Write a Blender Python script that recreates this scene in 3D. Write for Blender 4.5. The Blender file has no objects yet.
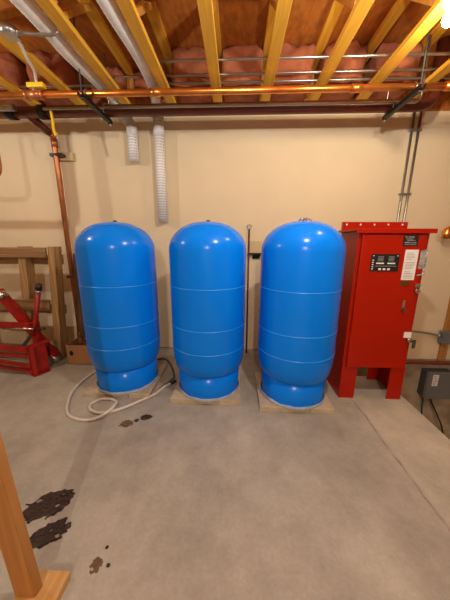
import bpy, bmesh, math, random
from mathutils import Vector, Matrix, noise
R = math.radians
random.seed(4)
scene = bpy.context.scene
COL = scene.collection

# ------------------------------------------------------------------ camera
cam_d = bpy.data.cameras.new('camera'); cam = bpy.data.objects.new('camera', cam_d)
COL.objects.link(cam); scene.camera = cam
cam_d.sensor_fit = 'VERTICAL'; cam_d.sensor_height = 36.0
cam_d.lens = 36.0 * 245.0 / 600.0
cam_d.clip_start = 0.02
TH, YAW, ROLL = R(13.0), R(2.5), R(0.3)
fw = Vector((-math.sin(YAW)*math.cos(TH), math.cos(YAW)*math.cos(TH), -math.sin(TH)))
rt = Vector((math.cos(YAW), math.sin(YAW), 0)); up = rt.cross(fw)
r2 = rt*math.cos(ROLL) + up*math.sin(ROLL); u2 = -rt*math.sin(ROLL) + up*math.cos(ROLL)
M = Matrix((r2, u2, -fw)).transposed().to_4x4(); M.translation = Vector((0, 0, 1.43))
cam.matrix_world = M

# ------------------------------------------------------------------ world and lights
world = bpy.data.worlds.new('world'); scene.world = world; world.use_nodes = True
world.node_tree.nodes['Background'].inputs[0].default_value = (1.0, 0.86, 0.70, 1)
world.node_tree.nodes['Background'].inputs[1].default_value = 0.22
WARM = (1.0, 0.96, 0.885)
def lamp(name, loc, power, size=0.035, color=WARM):
    d = bpy.data.lights.new(name, 'POINT'); d.energy = power; d.shadow_soft_size = size; d.color = color
    o = bpy.data.objects.new(name, d); COL.objects.link(o); o.location = loc
    return o
lamp('ceiling_bulb_light_behind', (0.05, -2.6, 2.70), 190)
lamp('ceiling_bulb_light_left', (-2.6, 1.45, 2.60), 42)
lamp('ceiling_bulb_light_overhead', (0.50, 0.90, 2.56), 77)
BULB_EMIT = 480.0                     # the visible bulb (its mesh is built with its lampholder)
scene.view_settings.view_transform = 'Standard'; scene.view_settings.look = 'None'
scene.view_settings.exposure = 0.0; scene.view_settings.gamma = 1.0
scene.view_settings.use_curve_mapping = False

# ------------------------------------------------------------------ materials
def srgb(r, g, b):
    f = lambda c: (c/255/12.92) if c/255 <= 0.04045 else ((c/255+0.055)/1.055)**2.4
    return (f(r), f(g), f(b), 1)
def mat(name, col, rough=0.6, metal=0.0, vary=0.12, scale=6.0, bump=0.0, bscale=60.0, coat=0.0,
        stretch=(1, 1, 1), detail=6.0, emit=None):
    m = bpy.data.materials.new(name); m.use_nodes = True
    nt = m.node_tree; b = nt.nodes['Principled BSDF']
    c = srgb(*col)
    b.inputs['Roughness'].default_value = rough; b.inputs['Metallic'].default_value = metal
    b.inputs['Coat Weight'].default_value = coat; b.inputs['Coat Roughness'].default_value = 0.08
    tc = nt.nodes.new('ShaderNodeTexCoord'); mp = nt.nodes.new('ShaderNodeMapping')
    mp.inputs['Scale'].default_value = stretch
    nt.links.new(tc.outputs['Object'], mp.inputs[0])
    n = nt.nodes.new('ShaderNodeTexNoise'); n.inputs['Scale'].default_value = scale; n.inputs['Detail'].default_value = detail
    nt.links.new(mp.outputs[0], n.inputs['Vector'])
    rp = nt.nodes.new('ShaderNodeValToRGB')
    rp.color_ramp.elements[0].position = 0.3; rp.color_ramp.elements[1].position = 0.7
    rp.color_ramp.elements[0].color = tuple(x*(1-vary) for x in c[:3]) + (1,)
    rp.color_ramp.elements[1].color = tuple(min(1, x*(1+vary)) for x in c[:3]) + (1,)
    nt.links.new(n.outputs['Fac'], rp.inputs[0]); nt.links.new(rp.outputs[0], b.inputs['Base Color'])
    if bump:
        n2 = nt.nodes.new('ShaderNodeTexNoise'); n2.inputs['Scale'].default_value = bscale; n2.inputs['Detail'].default_value = 4
        nt.links.new(mp.outputs[0], n2.inputs['Vector'])
        bp = nt.nodes.new('ShaderNodeBump'); bp.inputs['Strength'].default_value = bump; bp.inputs['Distance'].default_value = 0.01
        nt.links.new(n2.outputs['Fac'], bp.inputs['Height']); nt.links.new(bp.outputs[0], b.inputs['Normal'])
    if emit:
        b.inputs['Emission Color'].default_value = emit[0] + (1,); b.inputs['Emission Strength'].default_value = emit[1]
    return m

def concrete_floor():
    m = bpy.data.materials.new('concrete_slab'); m.use_nodes = True
    nt = m.node_tree; N = nt.nodes.new; L = nt.links.new; b = nt.nodes['Principled BSDF']
    b.inputs['Roughness'].default_value = 0.62; b.inputs['Specular IOR Level'].default_value = 0.35
    tc = N('ShaderNodeTexCoord')
    def noise_(scale, det, rough=0.55, st=(1, 1, 1)):
        mp = N('ShaderNodeMapping'); mp.inputs['Scale'].default_value = st; L(tc.outputs['Object'], mp.inputs[0])
        n = N('ShaderNodeTexNoise'); n.inputs['Scale'].default_value = scale; n.inputs['Detail'].default_value = det
        n.inputs['Roughness'].default_value = rough; L(mp.outputs[0], n.inputs['Vector']); return n
    def ramp(src, p0, c0, p1, c1):
        r = N('ShaderNodeValToRGB'); e = r.color_ramp.elements
        e[0].position, e[1].position = p0, p1; e[0].color, e[1].color = c0, c1; L(src, r.inputs[0]); return r
    def mix(a, bb, fac, blend='MIX'):
        x = N('ShaderNodeMix'); x.data_type = 'RGBA'; x.blend_type = blend
        L(a, x.inputs[6]); L(bb, x.inputs[7])
        if isinstance(fac, float): x.inputs[0].default_value = fac
        else: L(fac, x.inputs[0])
        return x.outputs[2]
    big = ramp(noise_(1.3, 6, 0.6, (1.2, 0.7, 1)).outputs['Fac'], 0.32, srgb(154, 147, 134), 0.68, srgb(187, 180, 166))
    med = ramp(noise_(5.0, 8, 0.7).outputs['Fac'], 0.3, (0.80, 0.79, 0.77, 1), 0.7, (1.08, 1.08, 1.08, 1))
    fine = ramp(noise_(55, 6, 0.7).outputs['Fac'], 0.3, (0.9, 0.9, 0.9, 1), 0.7, (1.06, 1.06, 1.06, 1))
    c = mix(big.outputs[0], med.outputs[0], 1.0, 'MULTIPLY'); c = mix(c, fine.outputs[0], 1.0, 'MULTIPLY')
    # pour line and the paler strip beside the slab edge
    sx = N('ShaderNodeSeparateXYZ'); L(tc.outputs['Object'], sx.inputs[0])
    wob = noise_(3.5, 5)
    def math_(op, a, v):
        x = N('ShaderNodeMath'); x.operation = op
        L(a, x.inputs[0])
        if isinstance(v, (int, float)): x.inputs[1].default_value = v
        else: L(v, x.inputs[1])
        return x.outputs[0]
    w = math_('MULTIPLY', math_('SUBTRACT', wob.outputs['Fac'], 0.5), 0.06)
    xx = math_('ADD', math_('SUBTRACT', sx.outputs[0], 1.118), w)
    strip = ramp(xx, 0.0, (0, 0, 0, 1), 0.03, (1, 1, 1, 1))
    pale = N('ShaderNodeRGB'); pale.outputs[0].default_value = (1.16, 1.15, 1.13, 1)
    c = mix(c, mix(c, pale.outputs[0], 1.0, 'MULTIPLY'), strip.outputs[0])
    line = ramp(math_('ABSOLUTE', xx, 0), 0.003, (1, 1, 1, 1), 0.011, (0, 0, 0, 1))
    brk = ramp(noise_(9, 3).outputs['Fac'], 0.35, (0.15, 0.15, 0.15, 1), 0.6, (0.85, 0.85, 0.85, 1))
    dk = N('ShaderNodeRGB'); dk.outputs[0].default_value = srgb(128, 116, 102)
    c = mix(c, dk.outputs[0], math_('MULTIPLY', line.outputs[0], brk.outputs[0]))
    L(c, b.inputs['Base Color'])
    bp = N('ShaderNodeBump'); bp.inputs['Strength'].default_value = 0.25; bp.inputs['Distance'].default_value = 0.006
    L(noise_(40, 6, 0.7).outputs['Fac'], bp.inputs['Height']); L(bp.outputs[0], b.inputs['Normal'])
    return m

def wood(name, dark, light, scale=1.0, rough=0.65, axis='Y'):
    m = bpy.data.materials.new(name); m.use_nodes = True
    nt = m.node_tree; N = nt.nodes.new; L = nt.links.new; b = nt.nodes['Principled BSDF']
    b.inputs['Roughness'].default_value = rough
    tc = N('ShaderNodeTexCoord'); mp = N('ShaderNodeMapping'); L(tc.outputs['Object'], mp.inputs[0])
    st = {'X': (0.8, 22, 22), 'Y': (22, 0.8, 22), 'Z': (22, 22, 0.8)}[axis]
    mp.inputs['Scale'].default_value = tuple(s*scale for s in st)
    n = N('ShaderNodeTexNoise'); n.inputs['Scale'].default_value = 1.6; n.inputs['Detail'].default_value = 5; n.inputs['Distortion'].default_value = 0.6
    L(mp.outputs[0], n.inputs['Vector'])
    r = N('ShaderNodeValToRGB'); e = r.color_ramp.elements
    e[0].position, e[1].position = 0.3, 0.72; e[0].color, e[1].color = srgb(*dark), srgb(*light)
    L(n.outputs['Fac'], r.inputs[0])
    k = N('ShaderNodeTexVoronoi'); k.inputs['Scale'].default_value = 3.4; L(tc.outputs['Object'], k.inputs['Vector'])
    kr = N('ShaderNodeValToRGB'); ke = kr.color_ramp.elements
    ke[0].position, ke[1].position = 0.035, 0.07; ke[0].color, ke[1].color = (0.45, 0.3, 0.2, 1), (1, 1, 1, 1)
    L(k.outputs['Distance'], kr.inputs[0])
    x = N('ShaderNodeMix'); x.data_type = 'RGBA'; x.blend_type = 'MULTIPLY'; x.inputs[0].default_value = 1
    L(r.outputs[0], x.inputs[6]); L(kr.outputs[0], x.inputs[7]); L(x.outputs[2], b.inputs['Base Color'])
    return m

def perforated_white():
    m = mat('white_perforated_plastic', (236, 234, 230), 0.5, vary=0.03)
    nt = m.node_tree; N = nt.nodes.new; L = nt.links.new; b = nt.nodes['Principled BSDF']
    tc = N('ShaderNodeTexCoord'); outs = []
    for d, sc in (('Z', 11.0), ('X', 24.0)):
        w = N('ShaderNodeTexWave'); w.wave_type = 'BANDS'; w.bands_direction = d
        w.inputs['Scale'].default_value = sc; w.inputs['Distortion'].default_value = 0
        L(tc.outputs['Object'], w.inputs[0]); outs.append(w.outputs['Fac'])
    x = N('ShaderNodeMath'); x.operation = 'MULTIPLY'; L(outs[0], x.inputs[0]); L(outs[1], x.inputs[1])
    r = N('ShaderNodeValToRGB'); e = r.color_ramp.elements
    e[0].position, e[1].position = 0.3, 0.55; e[0].color, e[1].color = srgb(240, 238, 235), srgb(170, 170, 176)
    L(x.outputs[0], r.inputs[0]); L(r.outputs[0], b.inputs['Base Color'])
    return m

m_floor = concrete_floor()
m_wall = mat('beige_wallboard', (226, 205, 170), 0.85, vary=0.03, scale=2.2, bump=0.05, bscale=120)
m_block = mat('pale_block', (206, 180, 140), 0.8, vary=0.06)
m_darkwood = wood('dark_old_board', (70, 48, 30), (104, 76, 50), axis='Z')
m_found = mat('rough_concrete', (168, 150, 126), 0.9, vary=0.32, scale=5, bump=0.7, bscale=16)
m_truss = wood('pine_truss_wood', (220, 154, 38), (246, 192, 62), axis='Y')
m_web = wood('pine_web_wood', (190, 130, 48), (218, 162, 72), axis='Z')
m_osb = mat('strand_board', (180, 106, 30), 0.8, vary=0.3, scale=26, stretch=(1, 0.4, 1))
m_batt = mat('pink_fibreglass', (166, 96, 64), 0.95, vary=0.34, scale=7, bump=0.9, bscale=22)
m_blue = mat('blue_enamel', (4, 126, 244), 0.2, vary=0.03, scale=3)
m_blue.node_tree.nodes['Principled BSDF'].inputs['Specular IOR Level'].default_value = 0.22
m_blue2 = mat('blue_enamel_seam', (30, 146, 250), 0.25, vary=0.02)
m_film = mat('milky_film', (176, 190, 206), 0.35, vary=0.15, scale=12)
m_black = mat('black_plastic', (24, 23, 23), 0.45, vary=0.1)
m_paver = mat('tan_concrete_paver', (188, 170, 144), 0.85, vary=0.12, scale=14, bump=0.3, bscale=90)
m_red = mat('red_enamel', (166, 26, 2), 0.34, vary=0.05, scale=3)
m_red.node_tree.nodes['Principled BSDF'].inputs['Specular IOR Level'].default_value = 0.25
m_redsteel = mat('worn_red_paint', (152, 22, 11), 0.42, vary=0.25, scale=9)
m_steel = mat('galvanised_steel', (178, 176, 172), 0.34, metal=0.9, vary=0.08, scale=14)
m_chrome = mat('bright_chrome', (214, 212, 208), 0.18, metal=1.0, vary=0.03)
m_copper = mat('copper_tube', (232, 146, 70), 0.28, metal=0.9, vary=0.2, scale=7)
m_bcopper = mat('aged_copper_tube', (186, 116, 74), 0.36, metal=0.7, vary=0.25, scale=6)
m_iron = mat('dark_red_iron', (98, 42, 26), 0.38, metal=0.25, vary=0.25, scale=5, coat=0.2)
m_redpipe = mat('dull_red_pipe', (140, 64, 44), 0.5, metal=0.3, vary=0.2, scale=8)
m_strut = mat('black_steel_channel', (38, 36, 32), 0.42, metal=0.6, vary=0.2)
m_yellow = mat('yellow_plastic', (238, 196, 22), 0.45, vary=0.06)
m_white = mat('white_plastic', (226, 224, 220), 0.5, vary=0.04)
m_perf = perforated_white()
m_duct = mat('white_flexible_duct', (240, 236, 228), 0.4, vary=0.08, scale=18, bump=0.15, bscale=30)
m_foil = mat('crumpled_foil', (150, 146, 140), 0.4, metal=0.8, vary=0.3, scale=20, bump=0.8, bscale=24)
m_hose = mat('off_white_hose', (214, 204, 190), 0.45, vary=0.05)
m_dkhose = mat('grey_hose', (92, 84, 76), 0.5, vary=0.1)
m_pallet = wood('weathered_pallet_wood', (102, 72, 42), (168, 126, 80), axis='X')
m_palletz = wood('weathered_pallet_stringer', (124, 90, 52), (190, 148, 92), axis='Z')
m_stud = wood('fresh_stud_wood', (164, 108, 48), (188, 132, 68), axis='Z')
m_plate = wood('fresh_plate_wood', (186, 138, 76), (214, 170, 108), axis='Y')
m_card = mat('brown_cardboard', (158, 110, 66), 0.85, vary=0.07, scale=5)
m_grey = mat('grey_painted_steel', (112, 112, 112), 0.5, vary=0.06, scale=5)
m_dgrey = mat('dark_grey_steel', (66, 64, 62), 0.5, vary=0.08)
m_paper = mat('white_paper', (232, 226, 220), 0.8, vary=0.02)
m_ink = mat('grey_print', (150, 146, 146), 0.8, vary=0.05)
m_brass = mat('dark_brass', (122, 92, 40), 0.4, metal=0.7, vary=0.1)
m_bag = mat('clear_bag_plastic', (150, 146, 140), 0.2, vary=0.35, scale=40, coat=0.6)
m_mud = mat('wet_dark_mud', (50, 28, 14), 0.5, vary=0.4, scale=30, bump=0.8, bscale=60)
m_mud2 = mat('dried_brown_mud', (104, 82, 52), 0.75, vary=0.3, scale=30, bump=0.7, bscale=60)
m_rust = mat('rusty_rod', (92, 46, 26), 0.5, metal=0.5, vary=0.25, scale=20)
m_bulb = mat('glowing_bulb', (255, 244, 220), 0.4, emit=((1.0, 0.84, 0.60), BULB_EMIT))
m_porc = mat('white_porcelain', (222, 216, 204), 0.35, vary=0.03)

# ------------------------------------------------------------------ mesh building
ORG = {}
class MB:
    def __init__(s): s.bm = bmesh.new()
    def _take(s, b):
        me = bpy.data.meshes.new('tmp'); b.to_mesh(me); b.free(); s.bm.from_mesh(me); bpy.data.meshes.remove(me); return s
    def box(s, x0, x1, y0, y1, z0, z1, bev=0.0, rot=None, seg=2):
        b = bmesh.new(); bmesh.ops.create_cube(b, size=1)
        c = Vector(((x0+x1)/2, (y0+y1)/2, (z0+z1)/2))
        for v in b.verts: v.co = Vector((v.co.x*(x1-x0), v.co.y*(y1-y0), v.co.z*(z1-z0)))
        if bev: bmesh.ops.bevel(b, geom=list(b.edges), offset=bev, segments=seg, affect='EDGES', profile=0.6)
        for v in b.verts:
            if rot: v.co = rot @ v.co
            v.co += c
        return s._take(b)
    def bar(s, p0, p1, w, h, bev=0.0, upv=(0, 0, 1)):            # rectangular bar between two points
        p0, p1 = Vector(p0), Vector(p1); d = (p1-p0); Ln = d.length; d.normalize()
        u = Vector(upv); side = d.cross(u)
        if side.length < 1e-4: side = d.cross(Vector((0, 1, 0)))
        side.normalize(); u = side.cross(d)
        b = bmesh.new(); bmesh.ops.create_cube(b, size=1)
        for v in b.verts: v.co = Vector((v.co.x*Ln, v.co.y*w, v.co.z*h))
        if bev: bmesh.ops.bevel(b, geom=list(b.edges), offset=bev, segments=2, affect='EDGES')
        mid = (p0+p1)/2
        for v in b.verts: v.co = mid + d*v.co.x + side*v.co.y + u*v.co.z
        return s._take(b)
    def tube(s, pts, r, n=12, caps=True):                        # r: a number or one per point
        pts = [Vector(p) for p in pts]; b = bmesh.new(); rings = []
        t0 = (pts[1]-pts[0]).normalized(); a = Vector((0, 0, 1)) if abs(t0.z) < 0.9 else Vector((1, 0, 0))
        nrm = t0.cross(a).normalized()
        for i, p in enumerate(pts):
            if i == 0: t = t0
            elif i == len(pts)-1: t = (pts[i]-pts[i-1]).normalized()
            else:
                t = (pts[i+1]-pts[i-1])
                t = t.normalized() if t.length > 1e-7 else (pts[i]-pts[i-1]).normalized()
            nrm = nrm - t*nrm.dot(t); nrm.normalize(); bi = t.cross(nrm)
            rr = r[i] if isinstance(r, (list, tuple)) else r
            rings.append([b.verts.new(p + (nrm*math.cos(2*math.pi*k/n) + bi*math.sin(2*math.pi*k/n))*rr) for k in range(n)])
        for q in range(len(rings)-1):
            for k in range(n):
                f = b.faces.new((rings[q][k], rings[q][(k+1) % n], rings[q+1][(k+1) % n], rings[q+1][k])); f.smooth = True
        if caps: b.faces.new(rings[0][::-1]); b.faces.new(rings[-1])
        return s._take(b)
    def lathe(s, prof, c=(0, 0, 0), n=48):                       # prof: (radius, z)
        b = bmesh.new(); rings = []; c = Vector(c)
        for (r, z) in prof:
            if r < 1e-5: rings.append([b.verts.new(c + Vector((0, 0, z)))])
            else: rings.append([b.verts.new(c + Vector((r*math.cos(2*math.pi*k/n), r*math.sin(2*math.pi*k/n), z))) for k in range(n)])
        for A, B in zip(rings, rings[1:]):
            for k in range(n):
                k2 = (k+1) % n
                if len(A) == 1: f = b.faces.new((A[0], B[k2], B[k]))
                elif len(B) == 1: f = b.faces.new((A[k], A[k2], B[0]))
                else: f = b.faces.new((A[k], A[k2], B[k2], B[k]))
                f.smooth = True
        if len(rings[0]) > 1: b.faces.new(rings[0][::-1])
        if len(rings[-1]) > 1: b.faces.new(rings[-1])
        bmesh.ops.recalc_face_normals(b, faces=b.faces)
        return s._take(b)
    def prism(s, poly, z0, z1):                                  # plan outline raised from z0 to z1
        b = bmesh.new(); lo = [b.verts.new((x, y, z0)) for x, y in poly]; hi = [b.verts.new((x, y, z1)) for x, y in poly]
        n = len(poly); b.faces.new(lo[::-1]); b.faces.new(hi)
        for k in range(n): b.faces.new((lo[k], lo[(k+1) % n], hi[(k+1) % n], hi[k]))
        bmesh.ops.recalc_face_normals(b, faces=b.faces)
        return s._take(b)
    def ball(s, c, rx, ry=None, rz=None, n=20):
        b = bmesh.new(); bmesh.ops.create_uvsphere(b, u_segments=n, v_segments=n//2, radius=1)
        ry = ry or rx; rz = rz or rx
        for v in b.verts: v.co = Vector((v.co.x*rx+c[0], v.co.y*ry+c[1], v.co.z*rz+c[2]))
        for f in b.faces: f.smooth = True
        return s._take(b)
    def build(s, name, material, parent=None):
        org = ORG.get(parent.name, Vector()) if parent else Vector()
        me = bpy.data.meshes.new(name)
        if org.length: 
            for v in s.bm.verts: v.co -= org
        s.bm.to_mesh(me); s.bm.free(); me.materials.append(material)
        o = bpy.data.objects.new(name, me); COL.objects.link(o)
        if parent: o.parent = parent
        ORG[o.name] = org
        return o
def tag(o, label=None, cat=None, group=None, kind=None):
    if label: o['label'] = label
    if cat: o['category'] = cat
    if group: o['group'] = group
    if kind: o['kind'] = kind
    return o
def thing(name, loc, label, cat, group=None):
    o = bpy.data.objects.new(name, None); o.empty_display_size = 0.05; COL.objects.link(o); o.location = loc
    ORG[o.name] = Vector(loc)
    return tag(o, label, cat, group)
def struct(o): o['kind'] = 'structure'; return o
def copy_tree(o, parent=None):
    c = o.copy(); COL.objects.link(c)
    if parent: c.parent = parent
    ORG[c.name] = ORG.get(o.name, Vector())
    for ch in [x for x in COL.objects if x.parent == o]: copy_tree(ch, c)
    return c
def fillet(pts, r, n=6):                                         # straight runs joined by rounded elbows
    pts = [Vector(p) for p in pts]; out = [pts[0]]
    for a, b, c in zip(pts, pts[1:], pts[2:]):
        d0 = (a-b).normalized(); d1 = (c-b).normalized(); rr = min(r, (a-b).length*0.49, (c-b).length*0.49)
        q0, q1 = b+d0*rr, b+d1*rr
        for i in range(n+1):
            t = i/n; out.append(q0*(1-t)**2 + b*2*t*(1-t) + q1*t*t)
    out.append(pts[-1]); return out
def smooth(pts, n=8):                                            # Catmull-Rom
    P = [Vector(p) for p in pts]; P = [P[0]*2-P[1]] + P + [P[-1]*2-P[-2]]; out = []
    for i in range(1, len(P)-2):
        a, b, c, d = P[i-1:i+3]
        for k in range(n):
            t = k/n
            out.append(0.5*((2*b) + (c-a)*t + (2*a-5*b+4*c-d)*t*t + (3*b-a-3*c+d)*t**3))
    out.append(P[-2]); return out

# ------------------------------------------------------------------ the room
WY = 3.15                                                        # face of the back wall
TZ = 2.84                                                        # underside of the trusses
EX = 1.625                                                       # slab edge
struct(MB().prism([(-3.9, -3.6), (EX, -3.6), (EX, 2.53), (0.98, 2.53), (0.98, WY+0.02), (-3.9, WY+0.02)], -0.16, 0.0).build('floor', m_floor))
struct(MB().box(0.9, 3.9, -3.6, WY+0.2, -1.5, -1.4).build('floor_lower', m_found))
struct(MB().prism([(0.9, 2.45), (1.55, 2.45), (1.55, -3.6), (0.9, -3.6)], -1.4, -0.16).build('wall_pit', m_found))
struct(MB().box(-3.9, 3.9, WY, WY+0.10, 0.012, TZ).box(0.98, 3.9, WY, WY+0.10, -0.07, 0.012).build('wall_back', m_wall))
struct(MB().box(-3.9, 3.9, WY+0.012, WY+0.2, -1.5, 0.03).build('wall_foundation', m_found))
struct(MB().box(-4.0, -3.9, -3.7, WY+0.2, 0, 3.3).build('wall_left', m_found))
struct(MB().box(3.9, 4.0, -3.7, WY+0.2, -1.5, 3.3).build('wall_right', m_found))
struct(MB().box(-4.0, 4.0, -3.7, -3.6, -1.5, 3.3).build('wall_rear', m_found))
struct(MB().box(-4.0, 4.0, -3.7, WY+0.25, 3.25, 3.29).build('ceiling', m_osb))
struct(MB().box(-3.9, 3.9, WY+0.01, WY+0.05, TZ, 3.25).build('trim_1', m_osb))     # rim board above the wall

# ------------------------------------------------------------------ roof of the room: floor trusses
def make_truss(x):
    t = thing('floor_truss', (x, WY, TZ), 'x', 'truss', 'floor trusses overhead')
    MB().box(x-.0445, x+.0445, -3.55, WY, TZ, TZ+.038, .003).build('bottom_chord', m_truss, t)
    MB().box(x-.0445, x+.0445, -3.55, WY, 3.212, 3.25, .003).build('top_chord', m_truss, t)
    MB().box(x-.0445, x+.0445, WY-.045, WY-.007, TZ+.038, 3.212, .002).build('web', m_web, t)
    y = 2.30
    while y > -1.5:
        MB().bar((x, y, 3.205), (x, y-.36, TZ+.045), .085, .036, .002).build('web', m_web, t)
        MB().bar((x, y-.86, 3.205), (x, y-.44, TZ+.045), .085, .036, .002).build('web', m_web, t)
        y -= .92
    return t
X0, DX = -0.213, 0.484
t0 = make_truss(X0)
tl = {0: 'pine floor truss overhead ending above the middle blue tank', -1: 'pine floor truss overhead just right of the longer white drain pipe',
      -2: 'pine floor truss overhead between the two white ducts', -3: 'pine floor truss overhead carrying the steel junction box',
      -4: 'pine floor truss overhead crossing above the yellow strap and pipe tee', 1: 'pine floor truss overhead ending above the gap between middle and right tanks',
      2: 'pine floor truss overhead ending above the right edge of the right tank', 3: 'pine floor truss overhead carrying the glowing bulb',
      4: 'pine floor truss overhead at the far right beyond the bulb'}
for k in (-5, -4, -3, -2, -1, 0, 1, 2, 3, 4, 5):
    if k == 5: continue
    o = t0 if k == 0 else copy_tree(t0)
    o.location.x = X0 + DX*k
    o['label'] = tl.get(k, 'pine floor truss end barely showing at the far left edge above the thick pipe')

# insulation batts in the rim bays
def batt(xc, seed, label, wid=0.385, top=0.345, front=2.80):
    b = bmesh.new(); bmesh.ops.create_cube(b, size=1)
    bmesh.ops.subdivide_edges(b, edges=b.edges[:], cuts=11, use_grid_fill=True)
    cz = TZ + .045 + top/2; cy = (front+WY)/2
    for v in b.verts:
        p = v.co.copy()
        q = Vector((p.x*2, p.y*2, p.z*2))
        n4 = (abs(q.x)**7 + abs(q.z)**7)**(1/7)
        if n4 > 1e-4 : 
            s = max(abs(q.x), abs(q.z))/n4
            q.x *= s; q.z *= s
        fr = max(0, -q.y)
        bul = (1-q.x*q.x)*(1-q.z*q.z)
        nn = noise.noise(Vector((q.x*1.6+seed*7, q.z*2.2, seed))) + .5*noise.noise(Vector((q.x*4+seed*3, q.z*5, seed)))
        v.co = Vector((xc + q.x*wid/2 + .012*nn, cy + q.y*(WY-front)/2 - fr*(.05*bul**.5 + .05*nn) + .02*(1-fr)*0, cz + q.z*top/2 + .016*nn*(1 if q.z > 0 else 0.2)))
        v.co.y = min(v.co.y, WY-.002)
    for f in b.faces: f.smooth = True
    m = MB(); m._take(b)
    return tag(m.build('insulation_batt', m_batt), label, 'insulation', 'pink insulation batts in the rim bays')
bl = {-4: 'pink insulation batt stuffed between trusses at far left', -3: 'pink insulation batt behind the yellow handled valve',
      -2: 'pink insulation batt behind the left hanger strut', -1: 'pink insulation batt above the shorter white drain pipe',
      0: 'pink insulation batt above and between left and middle blue tanks', 1: 'pink insulation batt above the middle blue tank, right of its truss',
      2: 'pink insulation batt above the right blue tank', 3: 'pink insulation batt above the red cabinet', 4: 'pink insulation batt at far right past the bulb'}
for k, lb in bl.items():
    if k == -1: continue
    batt(X0 + DX*(k-.5), k+3.3, lb, top=random.uniform(.355, .365), front=random.uniform(2.79, 2.81) if k != -2 else 3.05)
batt(X0 - DX*1.5, 9.1, bl[-1], top=.33, front=3.06)

# ------------------------------------------------------------------ overhead pipes
PZ = 2.70
def pipe(name, pts, r, m, label, cat='pipe', el=0.08, n=16, group=None):
    return tag(MB().tube(fillet(pts, el), r, n).build(name, m), label, cat, group)
cp = thing('copper_pipe', (0, 2.44, PZ), 'long bright copper pipe nearest the camera under the trusses', 'pipe')
MB().tube([(-3.3, 2.44, PZ), (2.6, 2.44, PZ)], .0265, 18).build('tube', m_copper, cp)
for x in (-0.72, 0.98, 1.74):
    MB().tube([(x-.045, 2.44, PZ), (x+.045, 2.44, PZ)], .0315, 18).build('coupling', m_copper, cp)
pipe('steel_conduit', [(-1.9, 2.665, 2.70), (1.66, 2.665, 2.70), (1.66, 2.665, 3.2)], .0125, m_steel, 'thin pale conduit running just above the thick dark red pipe', 'conduit', el=.06)
tp = thing('sprinkler_main', (0, 2.73, PZ+.025), 'thick dark red iron pipe with an upturned elbow at right', 'pipe')
MB().tube(fillet([(-3.3, 2.78, PZ+.025), (1.86, 2.78, PZ+.025), (1.86, 2.78, 3.235)], .16, 10), .054, 20).build('tube', m_iron, tp)
for x in (-2.32, -1.98):
    MB().tube([(x-.04, 2.78, PZ+.025), (x+.04, 2.78, PZ+.025)], .064, 20).build('coupling', m_strut, tp)
MB().tube(fillet([(-2.15, 2.78, PZ+.01), (-2.12, 3.0, 2.635)], .05), .042, 16).build('tee_branch', m_iron, tp)
MB().tube([(-2.40, 2.655, PZ+.012), (-2.18, 2.655, PZ+.012)], .03, 14).build('union', m_steel, tp)

def strut(x, label, up=True):
    s = thing('pipe_hanger', (x, 2.65, 2.62), label, 'hanger')
    m = MB()
    m.box(x-.021, x+.021, 2.33, 2.855, 2.636, 2.640); m.box(x-.021, x-.017, 2.33, 2.855, 2.638, 2.668); m.box(x+.017, x+.021, 2.33, 2.855, 2.638, 2.668)
    m.build('channel', m_strut, s)
    for k in range(6):
        MB().box(x-.008, x+.008, 2.37+k*.085, 2.40+k*.085, 2.6345, 2.6358).build('slot', m_dgrey, s)
    for y in (2.365, 2.845):
        MB().tube([(x+.0, y, 2.62), (x+.0, y, 3.25)], .006, 8).tube([(x+.0, y, 2.62), (x+.0, y, 2.635)], .013, 6).tube([(x+.0, y, 2.672), (x+.0, y, 2.685)], .013, 6).build('threaded_rod', m_steel if y > 2.5 else m_dgrey, s)
    for y, rr, zc in ((2.44, .03, PZ), (2.78, .058, PZ+.025)):
        pts = [(x, y+rr*math.cos(a), zc+rr*math.sin(a)) for a in [math.pi*k/10 for k in range(11)]]
        MB().tube([(x, y+rr, 2.65)] + pts + [(x, y-rr, 2.65)], .0045, 8).build('pipe_strap', m_steel, s)
    return s
strut(-1.33, 'black slotted steel strut hung under the pipes at left')
strut(1.455, 'black slotted steel strut hung under the pipes at right near the bulb')

# valve with yellow handle on the copper pipe
v = thing('ball_valve', (-1.80, 2.44, PZ), 'valve with a bright yellow lever on the copper pipe', 'valve')
MB().tube([(-1.87, 2.44, PZ), (-1.73, 2.44, PZ)], .036, 12).tube([(-1.885, 2.44, PZ), (-1.86, 2.44, PZ)], .041, 6).tube([(-1.74, 2.44, PZ), (-1.715, 2.44, PZ)], .041, 6).build('body', m_bcopper, v)
MB().box(-1.84, -1.69, 2.405, 2.455, PZ+.045, PZ+.082, .008).build('handle', m_yellow, v)
MB().tube([(-1.80, 2.44, PZ+.03), (-1.80, 2.44, PZ+.05)], .012, 10).build('stem', m_steel, v)
# yellow strap
tag(MB().tube(smooth([(-1.845, 2.69, 2.70), (-1.845, 2.70, 2.62), (-1.84, 2.69, 2.54), (-1.825, 2.69, 2.47)], 5), .013, 6).build('yellow_strap', m_yellow), 'yellow strap dangling from the thick pipe above the wall riser', 'strap')

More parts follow.
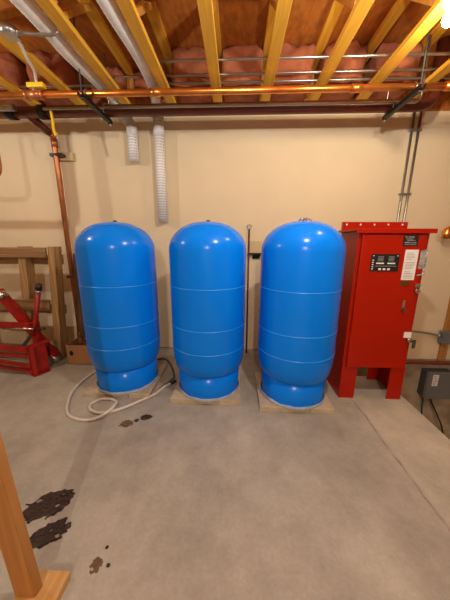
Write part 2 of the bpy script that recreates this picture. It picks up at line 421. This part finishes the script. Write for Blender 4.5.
# wall riser on the left
r_ = thing('copper_riser', (-2.11, 3.06, 0), 'aged copper pipe dropping down the wall left of the tanks', 'pipe')
MB().tube(fillet([(-2.117, 3.02, 2.625), (-2.11, 3.065, 2.61), (-2.11, 3.065, .0)], .05), .030, 16).build('tube', m_bcopper, r_)
MB().tube([(-2.11, 3.065, 2.50), (-2.11, 3.065, 2.59)], .036, 16).build('coupling', m_bcopper, r_)
for z, w in ((2.42, .15), (1.00, .12)):
    c = MB().box(-2.16, -2.16+w+.07, 3.105, 3.148, z-.045, z+.045, .004).build('mounting_block', m_block, r_)
    MB().box(-2.17, -2.02, 3.035, 3.105, z-.016, z+.016, .004).build('clamp', m_dgrey, r_)
MB().tube([(-2.11, 3.065, .16), (-2.11, 3.065, .26)], .04, 14).tube([(-2.11, 3.065, .21), (-2.0, 3.0, .22)], .03, 12).build('tee', m_bcopper, r_)
# return bend at the left edge of view
pipe('copper_pipe', [(-2.255, 2.44, PZ-.03), (-2.255, 2.44, 2.045), (-3.2, 2.44, 2.045)], .028, m_bcopper, 'copper pipe bend just showing at the left edge', el=.10)

# white drains and their ducts
dl = thing('white_vent_pipe', (-1.19, 3.05, 2.34), 'shorter white ribbed pipe hanging down the wall, with duct above', 'pipe', 'white ribbed pipes')
MB().tube([(-1.19, 3.06, 2.345), (-1.19, 3.06, 2.70)], .055, 24).build('drop', m_perf, dl)
MB().tube([(-1.19, 3.06, 2.60), (-1.19, 3.06, 2.70)], .0585, 24).build('collar', m_white, dl)
MB().tube(smooth([(-1.42, .9, 2.89), (-1.38, 1.4, 2.89), (-1.345, 1.9, 2.89), (-1.345, 2.25, 2.89), (-1.32, 2.52, 2.895), (-1.30, 2.78, 2.90), (-1.29, 2.92, 2.87), (-1.265, 3.0, 2.80), (-1.215, 3.05, 2.75), (-1.19, 3.06, 2.68)], 26), [.055, .0515]*400, 20).build('duct', m_duct, dl)
dr = thing('white_vent_pipe', (-.88, 3.05, 1.69), 'longer white perforated pipe hanging down the wall, with duct above', 'pipe', 'white ribbed pipes')
MB().tube([(-.885, 3.06, 1.69), (-.885, 3.06, 2.80)], .057, 24).build('drop', m_perf, dr)
MB().tube([(-.885, 3.06, 2.60), (-.885, 3.06, 2.70)], .061, 24).build('collar', m_white, dr)
MB().tube(smooth([(-.85, .9, 2.89), (-.84, 1.4, 2.89), (-.825, 1.9, 2.89), (-.805, 2.3, 2.90), (-.815, 2.6, 2.91), (-.85, 2.85, 2.92), (-.882, 3.0, 2.90), (-.885, 3.06, 2.80)], 26), [.053, .0495]*400, 20).build('duct', m_duct, dr)

# thin conduits through the truss webs
for y, z, x0, x1, lb in ((2.40, 2.90, -.75, 2.5, 'thin steel conduit through the trusses, nearest the camera'),
                     (2.58, 2.90, -2.2, 2.5, 'thin steel conduit through the trusses, second behind the copper pipe'),
                     (2.68, 2.893, -2.6, 2.5, 'thin steel conduit through the trusses, closest to the insulation')):
    if y == 2.58:
        for a, b, s_ in ((-1.33+.08, -.9, 'left, beside the white duct'), (-.72, 2.5, 'above the tanks')):
            tag(MB().tube([(a, y, z), (b, y, z)], .0105, 10).build('steel_conduit', m_steel), 'thin steel conduit through the trusses, middle row, ' + s_, 'conduit', 'thin steel conduits in the trusses')
    elif y == 2.68:
        for a, b, s_ in ((-2.9, -1.32, 'left of the white ducts'), (-.76, 2.5, 'above the tanks')):
            tag(MB().tube([(a, y, z), (b, y, z)], .0105, 10).build('steel_conduit', m_steel), 'thin steel conduit through the trusses nearest the insulation, ' + s_, 'conduit', 'thin steel conduits in the trusses')
    else:
        tag(MB().tube([(x0, y, z), (x1, y, z)], .0105, 10).build('steel_conduit', m_steel), lb, 'conduit', 'thin steel conduits in the trusses')

# junction box on the left truss with a short conduit and a flexible whip
TX3 = X0 + DX*-3
jb = thing('junction_box', (TX3+.085, 1.98, TZ+.03), 'steel junction box on a truss with conduit and whip, upper left', 'electrical box')
MB().lathe([(.0, 0), (.055, 0), (.055, .045), (.0, .045)], (TX3+.09, 1.98, TZ-.028), 8).build('box', m_steel, jb)
MB().box(TX3+.045, TX3+.135, 1.935, 2.025, TZ-.032, TZ-.028, .001).build('cover', m_steel, jb)
MB().tube(smooth([(TX3+.13, 1.98, TZ-.006), (TX3+.30, 1.985, TZ-.022), (TX3+.40, 1.99, TZ-.02), (TX3+.425, 1.99, TZ-.006)], 5), .0105, 10).build('conduit', m_steel, jb)
MB().tube([(TX3+.125, 1.98, TZ-.006), (TX3+.16, 1.981, TZ-.009)], .017, 8).build('connector', m_chrome, jb)
MB().tube(smooth([(TX3+.09, 2.03, TZ-.008), (TX3+.07, 2.10, TZ-.012), (TX3+.03, 2.20, TZ-.03), (TX3-.02, 2.32, TZ-.03), (TX3-.075, 2.40, TZ-.04), (TX3-.09, 2.425, TZ-.062)], 6), .0105, 10).build('flexible_whip', m_white, jb)

# bare bulb on its truss
TX = X0 + DX*3
lb = thing('bulb_lampholder', (TX, 1.83, TZ), 'glowing bare bulb in a porcelain lampholder under the right truss', 'lamp')
MB().lathe([(.0, 0), (.030, 0), (.036, -.0), (.052, .035), (.052, .05), (0, .05)], (TX-.01, 1.83, TZ-.05), 24).build('lampholder', m_porc, lb)
MB().lathe([(0, -.105), (.018, -.10), (.030, -.085), (.034, -.068), (.030, -.05), (.018, -.025), (.014, -.006), (.014, .0), (0, 0)], (TX-.01, 1.83, TZ-.05), 20).build('bulb', m_bulb, lb)

# ------------------------------------------------------------------ pavers under the tanks
TANKS = [(-1.105, 2.275), (-.251, 2.22), (.557, 2.15)]
who = ['left', 'middle', 'right']
PH = .046
for (tx, ty), w in zip(TANKS, who):
    xl = tx - .33; yf = ty - .27
    for (a, b, sx) in ((0, .437, 'wide'), (.441, .64, 'narrow')):
        for (c, d, sy) in ((0, .30, 'front'), (.304, .60, 'back')):
            tag(MB().box(xl+a, xl+b, yf+c, yf+d, 0, PH, .004).build('concrete_paver', m_paver),
                '%s tan concrete paver under the %s half of the %s blue tank' % (sx, sy, w), 'paver', 'pavers under the %s tank' % w)

# ------------------------------------------------------------------ blue pressure tanks
def make_tank(x, y):
    z0 = PH
    t = thing('pressure_tank', (x, y, z0), 'x', 'tank', 'blue pressure tanks')
    RR = .341
    prof = [(0, .50), (RR-.03, .50)]
    body = [(0, .215), (.20, .22), (.280, .222), (.303, .236), (.320, .268), (.332, .325), (.338, .385), (RR, .44), (RR, .462)]
    body += [(RR, .70), (RR, 1.05), (RR, 1.33)]
    for k in range(1, 15):
        a = math.pi/2*k/14
        body.append((RR*max(0, math.cos(a))**.86 if k < 14 else 0, 1.33 + .238*math.sin(a)**1.06))
    MB().lathe(body, (x, y, z0), 72).build('shell', m_blue, t)
    MB().lathe([(.279, .0), (.294, .002), (.293, .012), (.288, .02), (.288, .05), (.297, .225), (.262, .235), (.262, 0.23), (.262, 0)], (x, y, z0), 64).build('base_skirt', m_blue, t)
    for z in (.462, .670, 1.022):
        MB().lathe([(RR-.006, z-.006), (RR+.0012, z-.0045), (RR+.003, z), (RR+.0012, z+.0045), (RR-.006, z+.006)], (x, y, z0), 72).build('weld_seam', m_blue2, t)
    MB().lathe([(0, 1.560), (.016, 1.560), (.016, 1.576), (.012, 1.581), (0, 1.581)], (x+.004, y, z0), 16).build('air_valve_cap', m_black, t)
    f = MB(); n = 90; b = bmesh.new(); rows = []
    for i, (r, z) in enumerate(((.2955, .001), (.302, .012), (.297, .03))):
        ring = []
        for k in range(n):
            a = 2*math.pi*k/n
            zz = z + (0 if i == 0 else .010*noise.noise(Vector((math.cos(a)*5, math.sin(a)*5, x+i))))
            rr = r + (.004*noise.noise(Vector((math.cos(a)*9, math.sin(a)*9, i))) if i == 1 else 0)
            ring.append(b.verts.new((x+rr*math.cos(a), y+rr*math.sin(a), z0+max(.001, zz))))
        rows.append(ring)
    for A, B in zip(rows, rows[1:]):
        for k in range(n): b.faces.new((A[k], A[(k+1) % n], B[(k+1) % n], B[k])).smooth = True
    f._take(b); tag(f.build('film_skirt', m_film, t), 'crumpled milky wrap around the foot')
    return t
tank = make_tank(*TANKS[0])
labels = ['left of three tall blue pressure tanks, with the white hose at its foot', 'middle of three tall blue pressure tanks', 'right of three tall blue pressure tanks, next to the red cabinet']
for i, (x, y) in enumerate(TANKS):
    o = tank if i == 0 else copy_tree(tank)
    o.location = (x, y, PH); o['label'] = labels[i]
    if i == 2:
        for ch in [c for c in COL.objects if c.parent == o and c.name.startswith('air_valve')]:
            COL.objects.unlink(ch); bpy.data.objects.remove(ch)
        ORG[o.name] = Vector((x, y, PH))
        q = (x+.004, y)
        MB().tube(smooth([(q[0]-.05, q[1]-.02, 1.618), (q[0]-.03, q[1]-.03, 1.632), (q[0], q[1]-.02, 1.628), (q[0]+.02, q[1]+.01, 1.636), (q[0]+.055, q[1]-.01, 1.618)], 5), .006, 8).lathe([(0, 0), (.024, 0), (.020, .016), (0, .018)], (q[0], q[1], 1.609), 14).build('air_valve_wrap', m_chrome, o)

# hoses
hz = .0135
hp = [(-.617, 2.30, hz), (-.70, 2.20, hz), (-.765, 2.06, hz), (-.93, 1.885, hz), (-1.03, 1.81, hz), (-1.14, 1.775, hz), (-1.235, 1.80, hz+.005), (-1.285, 1.88, hz), (-1.235, 1.955, hz),
      (-1.14, 1.965, hz), (-1.07, 1.92, hz+.004), (-1.045, 1.85, hz+.026), (-1.06, 1.77, hz+.024), (-1.14, 1.70, hz+.004), (-1.26, 1.685, hz), (-1.40, 1.745, hz), (-1.50, 1.88, hz), (-1.575, 2.06, hz), (-1.595, 2.25, hz),
      (-1.565, 2.46, hz), (-1.50, 2.62, hz), (-1.32, 2.78, hz), (-1.10, 2.83, hz)]
hs = thing('drain_hose', (-1.2, 1.9, 0), 'white hose lying in a loop on the floor around the left tank', 'hose')
MB().tube(smooth(hp, 8), .0125, 10).build('hose', m_hose, hs)
MB().tube([(-.66, 2.245, hz), (-.617, 2.30, hz)], .0165, 10).build('fitting', m_black, hs)
h2 = [(-.98, 2.78, .012), (-.88, 2.80, .012), (-.79, 2.70, .012), (-.70, 2.52, .012), (-.655, 2.38, .012), (-.66, 2.29, .030), (-.73, 2.19, .012), (-.745, 2.165, .012)]
tag(MB().tube(smooth(h2, 8), .0105, 10).build('drain_hose', m_dkhose), 'dark grey hose on the floor between the left and middle tanks', 'hose')

# rod and ledge on the wall between the middle and right tanks
rd = thing('ground_rod', (.155, 3.06, 0), 'thin rusty rod standing upright at the wall between middle and right tanks', 'rod')
MB().tube([(.158, 3.05, 0), (.155, 3.12, 1.60)], .0105, 10).build('rod', m_rust, rd)
MB().tube([(.155+.026*math.cos(a), 3.12, 1.632+.026*math.sin(a)) for a in [2*math.pi*k/16 for k in range(17)]], .005, 8).build('ring', m_steel, rd)
lg = thing('wall_ledge', (.24, 3.15, 1.32), 'small wooden block with a dark bracket on the wall behind the rod', 'bracket')
MB().box(.145, .32, 3.137, 3.1495, 1.30, 1.46, .002).build('backing_block', m_block, lg)
MB().box(.14, .325, 3.085, 3.137, 1.298, 1.318, .003).bar((.25, 3.13, 1.25), (.25, 3.09, 1.30), .09, .01).build('bracket', m_strut, lg)

# ------------------------------------------------------------------ red controller cabinet
FY, BY = 2.12, 2.47
cx0, cx1 = 1.0, 1.565
cab = thing('control_cabinet', ((cx0+cx1)/2, FY, 0), 'tall red steel controller cabinet on legs beside the right tank', 'cabinet')
MB().box(cx0, cx1, FY+.004, BY, .325, 1.535, .004).build('body', m_red, cab)
hood = MB().box(cx0-.03, cx1+.025, FY-.035, BY+.0, 1.535, 1.553, .003).box(cx0-.03, cx1+.025, FY-.037, FY-.031, 1.517, 1.545).build('rain_hood', m_red, cab)
fl = MB().box(cx0-.005, cx1+.02, BY-.03, BY+.0, 1.553, 1.632, .002).build('mounting_flange', m_red, cab)
for k in range(5):
    x = cx0+.03+k*(.505/4)
    MB().tube([(x, BY-.0325, 1.608), (x, BY-.029, 1.608)], .008, 12).build('bolt_hole', m_white, fl)
door = MB().box(cx0+.025, cx1-.035, FY-.022, FY+.004, .332, 1.508, .006).build('door', m_red, cab)
# legs: two folded side stands
for s_ in (0, 1):
    xa, xb = (cx0-.003, cx0+.137) if s_ == 0 else (cx1-.128, cx1+.002)
    m = MB().box(xa, xb, FY, FY+.005, 0, .326)
    xs = xa if s_ == 0 else xb-.005
    m.box(xs, xs+.005, FY, BY, 0, .326)
    m.box(xa, xb, BY-.005, BY, 0, .326)
    m.build('leg', m_red, cab)
dy = FY-.022
# display panel
pn = MB().box(1.112, 1.338, dy-.006, dy, 1.212, 1.352, .002).build('display_panel', m_black, cab)
for k in range(5): MB().box(1.122, 1.134, dy-.0075, dy-.006, 1.226+k*.018, 1.234+k*.018).build('indicator', m_paper, pn)
for x in (1.122, 1.315): MB().box(x, x+.012, dy-.0075, dy-.006, 1.335, 1.341).build('indicator', m_paper, pn)
m = MB()
for x in (1.155, 1.245):
    m.box(x, x+.062, dy-.0075, dy-.006, 1.272, 1.282)
m.build('readout', m_paper, pn)
m = MB()
for x in (1.165, 1.25):
    for k in range(4): m.box(x, x+.045, dy-.0072, dy-.006, 1.295+k*.011, 1.299+k*.011)
m.box(1.15, 1.32, dy-.0072, dy-.006, 1.252, 1.256)
m.build('printed_lines', m_ink, pn)
for k in range(3):
    MB().box(1.178+k*.036, 1.200+k*.036, dy-.009, dy-.006, 1.221, 1.236, .002).build('button', m_paper, pn)
# nameplate
npl = MB().box(1.345, 1.462, dy-.004, dy, 1.418, 1.502, .001).build('nameplate', m_black, cab)
m = MB()
for (a, b, z, h) in ((.012, .028, 1.484, .008), (.038, .085, 1.484, .008), (.02, .075, 1.470, .005), (.03, .095, 1.459, .005), (.012, .05, 1.440, .009), (.056, .104, 1.440, .006), (.012, .104, 1.427, .004)):
    m.box(1.345+a, 1.345+b, dy-.005, dy-.004, z, z+h)
m.build('printed_lines', m_ink, npl)
# instruction sheet
sh = MB().box(1.378, 1.482, dy-.003, dy, 1.140, 1.388).build('instruction_sheet', m_paper, cab)
m = MB()
for k in range(17):
    if k in (5, 11): continue
    m.box(1.392, 1.392+random.uniform(.045, .078), dy-.0036, dy-.003, 1.155+k*.0128, 1.159+k*.0128)
m.build('printed_lines', m_ink, sh)
MB().box(1.380, 1.449, dy-.004, dy, 1.090, 1.130, .002).build('rating_plate', m_brass, cab)
# document bag on the right edge
b = bmesh.new(); bmesh.ops.create_grid(b, x_segments=8, y_segments=14, size=.5)
for vv in b.verts:
    px, pz = vv.co.x, vv.co.y
    vv.co = Vector((1.524+px*.058, dy-.006-.010*abs(noise.noise(Vector((px*4, pz*7, 2)))), 1.285+pz*.205+px*.01))
bmesh.ops.solidify(b, geom=b.faces[:], thickness=.003)
mm = MB(); mm._take(b); mm.build('document_bag', m_bag, cab)
MB().box(1.495, 1.53, dy-.011, dy-.004, 1.19, 1.235, .003).build('bag_card', m_red, cab)
# latches and key
lt = MB().box(1.496, 1.540, dy-.014, dy, 1.078, 1.112, .005).build('latch', m_chrome, cab)
MB().tube([(1.512, dy-.030, 1.052), (1.512, dy, 1.052)], .017, 14).box(1.508, 1.540, dy-.026, dy-.016, 1.044, 1.058, .003).build('lock_cylinder', m_chrome, cab)
hd = MB().box(1.420, 1.442, dy-.012, dy, .880, .968, .005).build('door_handle', m_chrome, cab)
MB().box(1.423, 1.439, dy-.030, dy-.012, .868, .905, .005).build('handle_grip', m_dgrey, hd)
MB().box(1.482, 1.545, dy-.004, dy, .630, .682, .001).build('warning_label', m_paper, cab)
ky = MB().tube([(1.525, dy-.034, .612), (1.525, dy, .612)], .020, 16).build('key_switch', m_chrome, cab)
MB().box(1.548, 1.570, dy-.040, dy-.024, .545, .622, .004).box(1.525, 1.56, dy-.038, dy-.026, .605, .618).build('switch_lever', m_dgrey, ky)

# twin conduits on the wall behind the cabinet
for x, w in ((1.905, 'left'), (1.975, 'right')):
    c_ = thing('steel_conduit', (x, 3.12, 0), '%s of two tall steel conduits on the wall behind the red cabinet' % w, 'conduit', 'twin conduits above the cabinet')
    MB().tube([(x, 3.125, -.06), (x, 3.125, TZ-.002)], .0135, 12).build('tube', m_steel, c_)
    for z in (2.0, 2.65):
        MB().box(x-.03, x+.03, 3.108, 3.148, z-.008, z+.008, .002).build('pipe_clip', m_steel, c_)

# ------------------------------------------------------------------ right of the slab edge
pipe('red_pipe', [(1.0, 3.095, -.095), (3.88, 3.095, -.095)], .026, m_redpipe, 'dull red horizontal pipe along the wall above the rough concrete')
tag(MB().box(2.705, 2.79, WY-.038, WY-.001, -.066, 2.0, .002).build('wall_stud', m_stud), 'bare wooden post on the wall at the right edge', 'post')
jr = thing('junction_box', (2.78, 3.10, .28), 'small grey junction box on the wooden post with a conduit', 'electrical box')
MB().box(2.64, 2.80, 3.045, 3.109, .19, .355, .004).build('box', m_grey, jr)
MB().tube(smooth([(1.9, 3.11, .345), (2.3, 3.10, .335), (2.45, 3.085, .325), (2.64, 3.08, .29)], 6), .0125, 10).build('conduit', m_steel, jr)
MB().tube([(2.60, 3.08, .295), (2.64, 3.08, .29)], .021, 8).build('connector', m_chrome, jr)
gb = thing('disconnect_box', (2.72, 3.1, -.58), 'grey electrical disconnect box on the concrete below the floor edge', 'electrical box')
MB().box(2.545, 2.88, 3.05, 3.161, -.572, -.205, .006).build('box', m_dgrey, gb)
cv = MB().box(2.538, 2.887, 3.01, 3.05, -.58, -.197, .006).build('cover', m_grey, gb)
lbp = MB().box(2.595, 2.665, 3.007, 3.01, -.385, -.225).build('label', m_paper, cv)
m = MB()
for k in range(6): m.box(2.605, 2.605+random.uniform(.03, .05), 3.0062, 3.007, -.372+k*.024, -.363+k*.024)
m.build('printed_lines', m_ink, lbp)
for pts in ([(2.60, 3.1, -.56), (2.60, 3.1, -.64), (2.575, 3.06, -.76), (2.56, 3.0, -.95), (2.56, 2.95, -1.39)], [(2.70, 3.1, -.56), (2.71, 3.1, -.66), (2.79, 3.05, -.85), (2.86, 3.0, -1.05), (2.90, 2.95, -1.39)]):
    MB().tube(smooth(pts, 6), .010, 8).build('cable', m_black, gb)
pipe('copper_pipe', [(2.385, 3.0, 1.495), (2.395, 3.0, 1.60), (2.9, 3.0, 1.61)], .043, m_copper, 'open copper elbow just showing at the right edge', el=.10)

# ------------------------------------------------------------------ left corner: pallet, box, red hoist
pal = thing('wooden_pallet', (-2.6, 2.75, 0), 'weathered wooden pallet stood on end against the wall at left', 'pallet')
for x0, x1 in ((-2.12, -2.04), (-2.475, -2.385), (-3.15, -3.06)):
    MB().box(x0, x1, 2.72, 2.84, 0, 1.385, .004).build('stringer', m_palletz, pal)
for z0, z1 in ((1.265, 1.375), (.645, .775), (.05, .16)):
    MB().box(-3.18, -2.125, 2.695, 2.719, z0, z1, .003).build('deck_board', m_pallet, pal)
for z0, z1 in ((1.175, 1.29), (.57, .68), (.02, .13)):
    MB().box(-3.18, -2.04, 2.842, 2.865, z0, z1, .003).build('deck_board', m_pallet, pal)
for c_ in [o for o in COL.objects if o.parent == pal]:          # the whole pallet leans a little to one side
    for v_ in c_.data.vertices: v_.co.x += .085*(v_.co.z - 1.38)
tag(MB().box(-2.01, -1.80, 2.93, 2.965, 0, 1.30, .003, Matrix.Rotation(R(-4), 3, 'X')).build('leaning_board', m_darkwood), 'dark board leaning on the wall behind the copper riser', 'board')

bx = thing('cardboard_box', (-1.85, 2.68, 0), 'open brown cardboard box with a hand hole, left of the tanks', 'box')
m = MB(); a0, a1, b0, b1, h = -2.01, -1.56, 2.62, 2.87, .245
m.box(a0, a1, b0, b0+.006, 0, h).box(a0, a1, b1-.006, b1, 0, h).box(a0, a0+.006, b0, b1, 0, h).box(a1-.006, a1, b0, b1, 0, h).box(a0, a1, b0, b1, 0, .006)
m.build('carton', m_card, bx)
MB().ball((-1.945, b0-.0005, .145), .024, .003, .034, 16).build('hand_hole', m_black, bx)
sc = [(-1.93, 2.70, .19, .05), (-1.84, 2.72, .215, .055), (-1.77, 2.68, .22, .05), (-1.70, 2.72, .20, .055), (-1.86, 2.80, .21, .06), (-1.73, 2.82, .22, .06)]
fb = thing('scrap_heap', (-1.8, 2.7, .01), 'dark brown pipe fittings heaped in the cardboard box', 'fittings')
fb['kind'] = 'stuff'
m = MB()
for x, y, z, r in sc: m.ball((x, y, z-.02), r, r*.9, r*.8, 12)
for k in range(9):
    x, y = random.uniform(-1.93, -1.68), random.uniform(2.68, 2.84)
    a = random.uniform(0, 6.28); m.tube([(x, y, .10), (x+.05*math.cos(a), y+.05*math.sin(a), .24+random.random()*.04)], .018, 8)
m.box(-1.95, -1.64, 2.66, 2.86, .008, .16)
o_ = m.build('fittings', m_rust, fb)
MB().tube([(-1.74, 2.66, .20), (-1.70, 2.675, .285)], .02, 10).build('white_fitting', m_white, fb)

ho = thing('shop_hoist', (-2.4, 2.4, 0), 'folded red steel shop hoist of tubes and bars on the floor at left', 'hoist')
MB().bar((-2.66, 2.58, .905), (-2.145, 2.62, .085), .075, .085, .006).build('boom', m_redsteel, ho)
MB().tube([(-2.19, 2.615, .12), (-2.115, 2.62, .055)], .045, 14).build('boom_end_cap', m_steel, ho)
MB().ball((-2.60, 2.56, .86), .05, .055, .05, 14).build('boom_pivot', m_chrome, ho)
MB().tube([(-2.245, 2.50, .42), (-2.215, 2.50, .58), (-2.118, 2.50, .93)], .024, 14).build('jack_handle', m_redsteel, ho)
MB().tube([(-2.118, 2.50, .93), (-2.10, 2.50, .995)], .030, 14).build('handle_grip', m_black, ho)
MB().tube([(-2.128, 2.50, .895), (-2.119, 2.50, .93)], .0275, 14).build('handle_collar', m_steel, ho)
MB().bar((-2.80, 2.46, .545), (-2.26, 2.48, .525), .05, .07, .005).build('cross_bar', m_redsteel, ho)
MB().tube([(-2.55, 2.44, .505), (-2.18, 2.45, .508)], .011, 10).build('pin_rod', m_chrome, ho)
MB().tube([(-2.20, 2.45, .508), (-2.08, 2.455, .512)], .013, 10).build('pin_grip', m_black, ho)
MB().bar((-2.245, 2.52, .02), (-2.245, 2.52, .56), .06, .075, .004, (1, 0, 0)).build('mast', m_redsteel, ho)
MB().bar((-2.42, 2.52, .28), (-2.26, 2.52, .46), .02, .03).build('brace', m_dgrey, ho)
# foot plate with angled channel
pf = MB().bar((-2.215, 2.335, .006), (-2.14, 2.48, .006), .10, .012)
pf.bar((-2.215, 2.33, .18), (-2.13, 2.49, .18), .012, .34, .003).bar((-2.165, 2.335, .015), (-2.165, 2.335, .34), .012, .055, .002, (1, 0, 0))
pf.bar((-2.235, 2.32, .335), (-2.11, 2.53, .345), .07, .014, .002)
pf.build('foot_bracket', m_redsteel, ho)
for (z0, z1, w, h, ya) in ((.315, .300, .04, .05, 2.35), (.215, .225, .035, .03, 2.36), (.17, .115, .04, .035, 2.34), (.09, .04, .04, .035, 2.36)):
    MB().bar((-2.95, ya+.03, z0+.03), (-2.20, ya, z1), w, h, .004).build('leg_bar', m_redsteel, ho)

# ------------------------------------------------------------------ foreground stud and plate, floor mud
stx = -.775
tag(MB().box(-.868, -.700, .10, .742, 0, .04, .003).build('bottom_plate', m_plate), 'pale wooden bottom plate on the floor at the lower left corner', 'lumber')
tag(MB().bar((-.826, .674, .039), (-.93, .674, TZ-.002), .089, .038, .003, (0, 1, 0)).build('wall_stud', m_stud), 'upright wooden stud in the lower left foreground', 'post')

def mud(c, rx, ry, ang, label, m, seed, h=.012, thr=-.15):
    b = bmesh.new(); n = 44; grid = {}
    for i in range(n+1):
        for j in range(n+1):
            u, v_ = i/n*2-1, j/n*2-1
            d = 1 - (u*u+v_*v_) + .55*noise.noise(Vector((u*2.4+seed, v_*2.4, seed))) + .3*noise.noise(Vector((u*6+seed, v_*6, seed)))
            hole = noise.noise(Vector((u*2.6+seed*2, v_*2.2, 3+seed)))
            if d > .18 and hole > thr-.35:
                z = .001 + min(1, (d-.18)*3)*h*(.55+.6*abs(noise.noise(Vector((u*7, v_*7, seed)))))
                x, y = u*rx, v_*ry
                grid[i, j] = b.verts.new((c[0]+x*math.cos(ang)-y*math.sin(ang), c[1]+x*math.sin(ang)+y*math.cos(ang), z))
    for i in range(n):
        for j in range(n):
            q = [grid.get(k) for k in ((i, j), (i+1, j), (i+1, j+1), (i, j+1))]
            if all(q): b.faces.new(q).smooth = True
    lone = [v for v in b.verts if not v.link_faces]
    for v in lone: b.verts.remove(v)
    ed = [e for e in b.edges if e.is_boundary]
    r = bmesh.ops.extrude_edge_only(b, edges=ed)
    for v in r['geom']:
        if isinstance(v, bmesh.types.BMVert): v.co.z = .0003
    mm = MB(); mm._take(b)
    return tag(mm.build('mud_patch', m), label, 'mud', 'mud on the floor')
mud((-1.035, 1.030), .135, .085, R(24), 'larger wet dark mud print on the floor, further from the camera', m_mud, 1.3)
mud((-.925, .895), .10, .062, R(32), 'smaller wet dark mud print beside the foreground stud', m_mud, 4.2)
mud((-.615, .785), .030, .034, R(20), 'small brown mud smear on the floor right of the bottom plate', m_mud2, 7.7, .006)
mud((-.868, 1.672), .055, .045, 0, 'brown mud clod in front of the left tank hose', m_mud2, 2.9, .012)
mud((-.735, 1.755), .052, .034, R(15), 'dark mud clod in front of the paver gap', m_mud, 6.1, .014)
for x, y, r, lb in ((-.56, .79, .010, 'tiny mud speck to the right of the brown smear'), (-.60, .855, .009, 'tiny mud speck beyond the brown smear'), (-.80, 1.715, .022, 'small mud lump between the two clods by the hose')):
    mud((x, y), r, r*.9, 0, lb, m_mud, 11+x*9, .005)
